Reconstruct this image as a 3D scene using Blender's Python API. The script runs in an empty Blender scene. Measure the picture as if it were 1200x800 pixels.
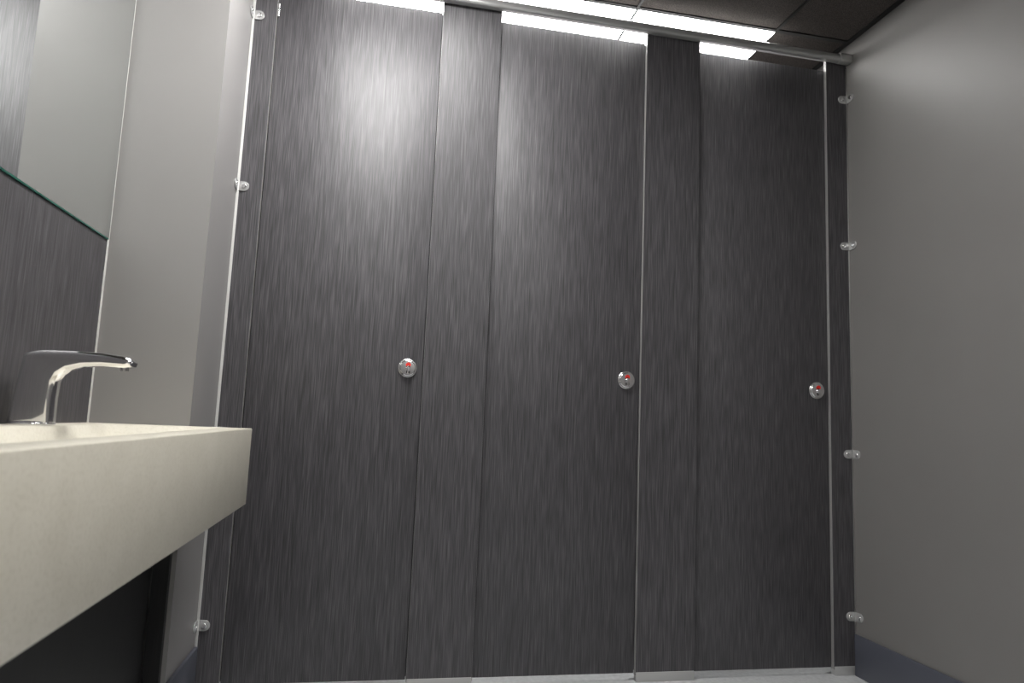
import bpy, bmesh, math
from mathutils import Matrix, Vector
S=bpy.context.scene
S.view_settings.view_transform='Standard'
S.view_settings.look='None'
S.view_settings.exposure=0.0

# ---------------- materials ----------------
def newmat(name):
    m=bpy.data.materials.new(name); m.use_nodes=True
    nt=m.node_tree; b=nt.nodes['Principled BSDF']
    return m,nt,b
def simple(name,col,rough=.5,metal=0,spec=.5,coat=0):
    m,nt,b=newmat(name)
    b.inputs['Base Color'].default_value=(*col,1)
    b.inputs['Roughness'].default_value=rough
    b.inputs['Metallic'].default_value=metal
    b.inputs['Specular IOR Level'].default_value=spec
    b.inputs['Coat Weight'].default_value=coat
    return m
def ramp(nt,stops):
    r=nt.nodes.new('ShaderNodeValToRGB')
    el=r.color_ramp.elements
    el[0].position,el[0].color=stops[0][0],(*stops[0][1],1)
    el[1].position,el[1].color=stops[-1][0],(*stops[-1][1],1)
    for p,c in stops[1:-1]:
        e=el.new(p); e.color=(*c,1)
    return r
def laminate(name,dark,mid,light,rough=.46):
    m,nt,b=newmat(name); N=nt.nodes; L=nt.links
    tc=N.new('ShaderNodeTexCoord'); oi=N.new('ShaderNodeObjectInfo')
    mul=N.new('ShaderNodeMath'); mul.operation='MULTIPLY'; mul.inputs[1].default_value=17
    L.new(oi.outputs['Random'],mul.inputs[0])
    facs=[]
    for sx,sz in ((620,11),(330,8)):
        mp=N.new('ShaderNodeMapping'); mp.inputs['Scale'].default_value=(sx,sx,sz)
        L.new(tc.outputs['Object'],mp.inputs['Vector'])
        n=N.new('ShaderNodeTexNoise'); n.noise_dimensions='4D'
        n.inputs['Scale'].default_value=1; n.inputs['Detail'].default_value=1.5
        n.inputs['Roughness'].default_value=.5
        L.new(mp.outputs[0],n.inputs['Vector']); L.new(mul.outputs[0],n.inputs['W'])
        facs.append(n)
    mx=N.new('ShaderNodeMix'); mx.data_type='FLOAT'; mx.inputs[0].default_value=.35
    L.new(facs[0].outputs[0],mx.inputs[2]); L.new(facs[1].outputs[0],mx.inputs[3])
    r=ramp(nt,[(.34,dark),(.50,mid),(.66,light)])
    L.new(mx.outputs[0],r.inputs[0]); L.new(r.outputs[0],b.inputs['Base Color'])
    b.inputs['Roughness'].default_value=rough
    return m
def noisy(name,c1,c2,scale,rough=.5,bump=0,spec=.5,detail=4,lo=.35,hi=.65):
    m,nt,b=newmat(name); N=nt.nodes; L=nt.links
    tc=N.new('ShaderNodeTexCoord')
    n=N.new('ShaderNodeTexNoise'); n.inputs['Scale'].default_value=scale; n.inputs['Detail'].default_value=detail
    L.new(tc.outputs['Object'],n.inputs['Vector'])
    r=ramp(nt,[(lo,c1),(hi,c2)]); L.new(n.outputs[0],r.inputs[0]); L.new(r.outputs[0],b.inputs['Base Color'])
    b.inputs['Roughness'].default_value=rough; b.inputs['Specular IOR Level'].default_value=spec
    if bump:
        bp=N.new('ShaderNodeBump'); bp.inputs['Strength'].default_value=bump; bp.inputs['Distance'].default_value=.002
        L.new(n.outputs[0],bp.inputs['Height']); L.new(bp.outputs[0],b.inputs['Normal'])
    return m
M_lam=laminate('charcoal_woodgrain_laminate',(.030,.0285,.031),(.063,.060,.065),(.118,.113,.121))
M_lamshade=laminate('painted_shade_laminate',(.006,.006,.006),(.009,.009,.0095),(.013,.013,.013),.55)  # near-black tones: shade under the counter put into the colour
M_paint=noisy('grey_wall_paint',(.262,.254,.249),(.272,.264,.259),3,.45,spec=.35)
M_paintShaded=noisy('shaded_warm_grey_paint',(.180,.173,.167),(.188,.181,.175),3,.42,spec=.35)  # wall paint darkened: dimmer light on the right wall put into its colour
M_ceil=noisy('dark_ceiling_tile',(.035,.030,.027),(.12,.104,.096),300,.9,.4,detail=2)
M_tbar=simple('black_ceiling_grid',(.02,.02,.02),.5)
M_floor=noisy('pale_grey_vinyl',(.50,.51,.52),(.60,.61,.62),60,.4)
M_skirt=simple('slate_blue_skirting',(.085,.090,.112),.45)
M_alu=simple('brushed_aluminium',(.62,.62,.61),.32,1)
M_rail=simple('satin_anodised_rail',(.50,.50,.495),.25,.5)
M_shoe=simple('pale_steel_shoe',(.48,.48,.475),.35,.3)
M_edge=simple('pale_panel_edging',(.36,.355,.35),.4,.3)
M_chrome=simple('chrome',(.86,.86,.87),.07,1)
M_satin=simple('satin_chrome',(.75,.75,.75),.22,1)
M_dark=simple('recess_black',(.02,.02,.02),.5)
M_red=simple('red_indicator',(.75,.03,.02),.35)
M_mirror=simple('mirror_silver',(.80,.82,.81),.01,1)
M_glass=simple('green_glass_edge',(.02,.13,.10),.12)
M_seal=simple('white_sealant',(.6,.6,.585),.4)
M_counter=noisy('cream_solid_surface',(.645,.61,.515),(.68,.645,.55),14,.33,lo=.4,hi=.6)
nt=M_counter.node_tree; b=nt.nodes['Principled BSDF']
src=b.inputs['Base Color'].links[0].from_socket
tc=nt.nodes.new('ShaderNodeTexCoord'); n2=nt.nodes.new('ShaderNodeTexNoise'); n2.inputs['Scale'].default_value=150; n2.inputs['Detail'].default_value=2
nt.links.new(tc.outputs['Object'],n2.inputs['Vector'])
rr=ramp(nt,[(.38,(.93,.925,.91)),(.50,(1,1,1)),(.70,(1.0,1.0,1.0))]); nt.links.new(n2.outputs[0],rr.inputs[0])
mm=nt.nodes.new('ShaderNodeMix'); mm.data_type='RGBA'; mm.blend_type='MULTIPLY'; mm.inputs[0].default_value=1
nt.links.new(src,mm.inputs[6]); nt.links.new(rr.outputs[0],mm.inputs[7]); nt.links.new(mm.outputs[2],b.inputs['Base Color'])
def emit(name,col,st):
    m=bpy.data.materials.new(name); m.use_nodes=True; nt=m.node_tree
    b=nt.nodes['Principled BSDF']; b.inputs['Base Color'].default_value=(.8,.8,.8,1)
    b.inputs['Emission Color'].default_value=(*col,1); b.inputs['Emission Strength'].default_value=st
    return m
M_led=emit('led_diffuser',(1,.988,.972),26)

# ---------------- mesh helpers ----------------
class Obj:
    def __init__(s,name): s.name=name; s.bm=bmesh.new(); s.mats=[]
    def mi(s,m):
        if m not in s.mats: s.mats.append(m)
        return s.mats.index(m)
    def add(s,bm2,m,smooth=False):
        i=s.mi(m)
        for f in bm2.faces: f.material_index=i; f.smooth=smooth
        me=bpy.data.meshes.new('t'); bm2.to_mesh(me); s.bm.from_mesh(me)
        bpy.data.meshes.remove(me); bm2.free(); return s
    def box(s,x0,x1,y0,y1,z0,z1,m,bev=0):
        b=bmesh.new(); bmesh.ops.create_cube(b,size=1)
        for v in b.verts:
            v.co=Vector(((x0+x1)/2+v.co.x*(x1-x0),(y0+y1)/2+v.co.y*(y1-y0),(z0+z1)/2+v.co.z*(z1-z0)))
        if bev: bmesh.ops.bevel(b,geom=b.edges[:],offset=bev,segments=2,affect='EDGES',profile=.5)
        return s.add(b,m)
    def cyl(s,c,r,h,axis,m,seg=48,bev=0,r2=None,smooth=True):
        b=bmesh.new(); bmesh.ops.create_cone(b,cap_ends=True,segments=seg,radius1=r,radius2=r if r2 is None else r2,depth=h)
        if bev:
            es=[e for e in b.edges if len(e.link_faces)==2 and any(len(f.verts)>4 for f in e.link_faces)]
            bmesh.ops.bevel(b,geom=es,offset=bev,segments=4,affect='EDGES',profile=.5)
        R={'x':Matrix.Rotation(math.pi/2,4,'Y'),'y':Matrix.Rotation(math.pi/2,4,'X'),'z':Matrix.Identity(4)}[axis]
        b.transform(Matrix.Translation(c)@R)
        s.add(b,m,smooth); return s
    def prism(s,pts,axis,a0,a1,m,bev=0,smooth=False,seg=3):
        b=bmesh.new()
        def P(p,a): return {'y':(p[0],a,p[1]),'x':(a,p[0],p[1]),'z':(p[0],p[1],a)}[axis]
        v0=[b.verts.new(P(p,a0)) for p in pts]; v1=[b.verts.new(P(p,a1)) for p in pts]
        c0=b.faces.new(v0); c1=b.faces.new(v1[::-1]); n=len(pts)
        for i in range(n): b.faces.new((v0[i],v1[i],v1[(i+1)%n],v0[(i+1)%n]))
        bmesh.ops.recalc_face_normals(b,faces=b.faces[:])
        if bev:
            es=list(set(list(c0.edges)+list(c1.edges)))
            bmesh.ops.bevel(b,geom=es,offset=bev,segments=seg,affect='EDGES',profile=.5)
        return s.add(b,m,smooth)
    def done(s,autosmooth=True):
        me=bpy.data.meshes.new(s.name); s.bm.to_mesh(me); s.bm.free()
        for m in s.mats: me.materials.append(m)
        o=bpy.data.objects.new(s.name,me); S.collection.objects.link(o)
        if autosmooth:
            try: me.set_sharp_from_angle(angle=math.radians(35))
            except Exception: pass
        return o
def box(name,*a,**k): 
    return Obj(name).box(*a,**k).done()

# ---------------- key dimensions ----------------
XL=-.524; XR=1.852; XM=-.80; YR=-.345; YB=-3.3; YF=1.55; ZC=2.54
DT=2.425
DB=.026

# ---------------- room shell ----------------
box('floor',XM-.1,XR+.1,YB-.1,YF+.1,-.1,0,M_floor)
box('wall_right',XR,XR+.1,YB,YF,0,ZC+.02,M_paintShaded)
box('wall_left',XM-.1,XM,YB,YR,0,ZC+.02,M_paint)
box('wall_left_return',XM-.1,XL,YR,YF,0,ZC+.02,M_paint)
box('wall_back',XM-.1,XR+.1,YB-.1,YB,0,ZC+.02,M_paint)
box('wall_front',XM-.1,XR+.1,YF,YF+.1,0,ZC+.02,M_paint)
box('baseboard_right',XR-.012,XR,YB,-.036,0,.152,M_skirt,bev=.003)
box('baseboard_left',XL,XL+.012,YR-.0,-.036,0,.152,M_skirt,bev=.003)
gx0=.303; gy0=-.060
c=Obj('ceiling'); c.box(XM-.1,XR+.1,YB-.1,YF+.1,ZC+.004,ZC+.1,M_ceil)
for k in range(-2,4):
    x=gx0+.603*k-.0
    if XM<x<XR: c.box(x-.006,x+.006,YB,YF,ZC-.001,ZC+.006,M_tbar)
for k in range(-6,4):
    y=gy0+.6*k
    if YB<y<YF: c.box(XM,XR,y-.009,y+.009,ZC-.0015,ZC+.006,M_tbar)
c.box(XR-.02,XR,YB,YF,ZC-.002,ZC+.006,M_tbar)
c.done()
def panel(ix,iy,ny=1):
    x0=gx0+.603*ix; y0=gy0+.6*iy; L=.6*ny
    p=Obj('ceiling_light_panel')
    p.box(x0+.004,x0+.599,y0+.002,y0+L-.010,ZC-.004,ZC+.003,M_alu)
    p.box(x0+.006,x0+.597,y0+.005,y0+L-.014,ZC-.006,ZC-.0035,M_led)
    return p.done()
panel(0,0); panel(1,0); panel(-1,0)
panel(-1,-1.85,1.4); panel(0,-5)  # last panel is an added, unseen fill light behind the camera

# ---------------- cubicle front ----------------
PY0,PY1=-.030,-.012
doors=[(-.443,.150),(.372,.962),(1.187,1.758)]
pil=[(XL+.008,-.443),(.150,.372),(.962,1.187),(1.758,XR-.004)]
for i,(a,b) in enumerate(pil):
    p=Obj('cubicle_pilaster')
    p.box(a,b,PY0,PY1,.022,2.478,M_lam)
    p.box(a-.0006,a+.0008,PY0+.0012,PY1-.001,.022,2.477,M_edge)
    p.box(b-.0008,b+.0006,PY0+.0012,PY1-.001,.022,2.477,M_edge)
    p.box(a-(.018 if i>0 else 0),b+(.018 if i<3 else 0),.0035,.014,.03,2.43,M_lam)
    p.box(a+.006,b-.006,PY1,.0035,.03,2.43,M_lam)
    p.box(a+.001,b-.001,PY0-.003,PY1+.002,0,.033,M_shoe,bev=.0015)
    p.done()
for i,(a,b) in enumerate(doors):
    d=Obj('door_%d'%(i+1))
    d.box(a+.003,b-.003,-.016,.002,DB,DT,M_lam,bev=.0012)
    if i==0:
        d.cyl((a+.004,-.0165,2.34),.0035,.05,'z',M_satin,seg=16)
    d.done()
    lx=b-.056; lz=1.075; y=-.0162
    k=Obj('door_lock')
    k.cyl((lx,y-.004,lz),.0335,.008,'y',M_satin,seg=64,bev=.003)
    k.cyl((lx,y-.010,lz),.0285,.008,'y',M_chrome,seg=64,bev=.004)
    k.prism([(lx+.002,lz-.020),(lx+.009,lz-.018),(lx+.009,lz+.018),(lx+.002,lz+.020),(lx-.004,lz+.018),(lx-.004,lz-.018)],'y',y-.0142,y-.0152,M_dark)
    pts=[]
    for t in range(9):
        an=math.radians(35+t*110/8); pts.append((lx+.002+.017*math.cos(an)*.7,lz+.020*math.sin(an)))
    for t in range(9):
        an=math.radians(145-t*110/8); pts.append((lx+.002+.011*math.cos(an)*.7,lz+.009*math.sin(an)))
    k.prism(pts,'y',y-.0150,y-.0160,M_red)
    k.cyl((lx+.002,y-.0165,lz-.003),.0085,.006,'y',M_chrome,seg=40,bev=.002)
    k.box(lx-.0015,lx+.0055,y-.021,y-.0145,lz-.022,lz+.006,M_chrome,bev=.0012)
    k.done()

for x in (.261,1.075):
    box('cubicle_partition',x-.009,x+.009,.015,YF,.12,2.2,M_lam)

# head rail
hr=Obj('cubicle_head_rail')
pts=[]
cy,cz,ry,rz=-.0495,2.468,.0185,.0165
for t in range(28):
    an=2*math.pi*t/28
    ca,sa=math.cos(an),math.sin(an)
    pts.append((cy+ry*math.copysign(abs(ca)**.6,ca),cz+rz*math.copysign(abs(sa)**.6,sa)))
hr.prism(pts,'x',XL,XR,M_rail,smooth=True)
for x0,x1 in ((XR-.055,XR),(XL,XL+.055)):
    pts2=[(cy-.003+(p[0]-cy)*1.15,cz+(p[1]-cz)*1.18) for p in pts]
    hr.prism(pts2,'x',x0,x1,M_rail,bev=.003,smooth=True)
hr.done()

def bracket(xw,sgn,z):
    k=Obj('pilaster_bracket')
    def X(d): return xw-sgn*d
    y=PY0
    def clean(pts):
        cl=[]
        for p in pts:
            if not cl or (abs(cl[-1][0]-p[0])+abs(cl[-1][1]-p[1]))>1e-5: cl.append(p)
        return cl
    h=.017
    pts=[(X(0),z-h),(X(.024),z-h)]
    for t in range(9):
        an=math.radians(-90+t*180/8); pts.append((X(.024+h*math.cos(an)),z+h*math.sin(an)))
    pts+=[(X(.024),z+h),(X(0),z+h)]
    k.prism(clean(pts),'y',y-.004,y-.0002,M_rail,bev=.0008)
    yy=y-.004
    pts=[(yy+.004,z-h),(yy-.024,z-h)]
    for t in range(9):
        an=math.radians(-90+t*180/8); pts.append((yy-.024-h*math.cos(an),z+h*math.sin(an)))
    pts+=[(yy-.024,z+h),(yy+.004,z+h)]
    x0,x1=sorted((X(0.0),X(.004)))
    k.prism(clean(pts),'x',x0,x1,M_rail,bev=.0008)
    k.cyl((X(.024),y-.0055,z),.008,.004,'y',M_chrome,seg=24,bev=.0015)
    k.cyl((X(.0055),yy-.024,z),.008,.004,'x',M_chrome,seg=24,bev=.0015)
    k.done()
for z in (.215,.83,1.67,2.30):
    bracket(XR,1,z); bracket(XL,-1,z)
box('trim_1',XL,XL+.008,PY0-.005,PY1,0.0,2.44,M_seal,bev=.001)
box('trim_2',XR-.004,XR,PY0-.002,PY1,0.0,2.44,M_alu,bev=.001)

# ---------------- vanity side ----------------
ct=.852; cb=.636; cx=-.353; cy0=-2.35; cy1=YR
box('wall_panel_splashback',XM,XM+.012,-2.9,YR-.010,cb+.001,1.369,M_lam)
box('trim_3',XM,XM+.014,YR-.009,YR,0,ZC,M_seal,bev=.001)
mr=Obj('wall_mirror')
mr.box(XM+.001,XM+.0165,-2.9,YR-.012,1.370,2.36,M_glass)
mr.box(XM+.016,XM+.0172,-2.898,YR-.014,1.373,2.358,M_mirror)
mr.done()
ctr=Obj('vanity_counter'); ctr.box(XM+.0125,cx,cy0,cy1-.001,cb,ct,M_counter,bev=.003); ctr=ctr.done()
cut=Obj('cut')
b=bmesh.new(); bmesh.ops.create_cube(b,size=1)
for v in b.verts:
    top=v.co.z>0
    x0,x1,y0,y1=(-.685,-.405,-2.2,-.47) if top else (-.64,-.45,-2.1,-.60)
    v.co=Vector((x1 if v.co.x>0 else x0, y1 if v.co.y>0 else y0, ct+.04 if top else ct-.11))
bmesh.ops.bevel(b,geom=b.edges[:],offset=.03,segments=5,affect='EDGES',profile=.5)
cut.add(b,M_counter,True); cut=cut.done()
md=ctr.modifiers.new('b','BOOLEAN'); md.object=cut; md.operation='DIFFERENCE'; md.solver='EXACT'
dg=bpy.context.evaluated_depsgraph_get()
me=bpy.data.meshes.new_from_object(ctr.evaluated_get(dg)); ctr.modifiers.clear(); ctr.data=me
bpy.data.objects.remove(cut)
box('vanity_service_panel',XM+.016,XM+.22,cy0+.05,YR-.03,0,cb-.001,M_lamshade)
box('under_counter_shade_panel',XM+.222,XL-.012,YR-.02,YR-.001,0,cb-.001,M_lamshade)  # added dark panel standing in for shade on the return wall

def faucet(fy):
    k=Obj('basin_faucet')
    P=[(-.775,ct),(-.772,ct+.02),(-.757,ct+.150),(-.748,ct+.158),(-.72,ct+.163),(-.66,ct+.1645),(-.60,ct+.163),(-.56,ct+.159),(-.544,ct+.153),(-.538,ct+.145),
       (-.541,ct+.136),(-.554,ct+.132),(-.60,ct+.134),(-.640,ct+.131),(-.668,ct+.123),(-.684,ct+.111),(-.691,ct+.095),(-.693,ct+.06),(-.692,ct)]
    k.prism(P,'y',fy-.023,fy+.023,M_chrome,bev=.009,smooth=True,seg=5)
    k.cyl((-.7335,fy,ct+.003),.045,.006,'z',M_chrome,seg=48,bev=.002)
    k.cyl((-.560,fy,ct+.131),.009,.010,'z',M_satin,seg=32)
    k.done()
faucet(-.79); faucet(-1.75)

# ---------------- camera ----------------
f=Vector((.1867,.9753,.1176)).normalized()
r=Vector((.9804,-.1926,.0412)); r=(r-f*r.dot(f)).normalized()
u=r.cross(f)
cam=bpy.data.cameras.new('camera'); co=bpy.data.objects.new('camera',cam); S.collection.objects.link(co)
m=Matrix((( r.x,u.x,-f.x,0),(r.y,u.y,-f.y,-2.45),(r.z,u.z,-f.z,.9),(0,0,0,1)))
co.matrix_world=m
cam.sensor_width=36; cam.lens=24; cam.clip_start=.02
cam.dof.use_dof=True; cam.dof.focus_distance=2.45; cam.dof.aperture_fstop=4.5
S.camera=co
w=bpy.data.worlds.new('world'); S.world=w; w.use_nodes=True
w.node_tree.nodes['Background'].inputs[0].default_value=(.02,.02,.02,1)
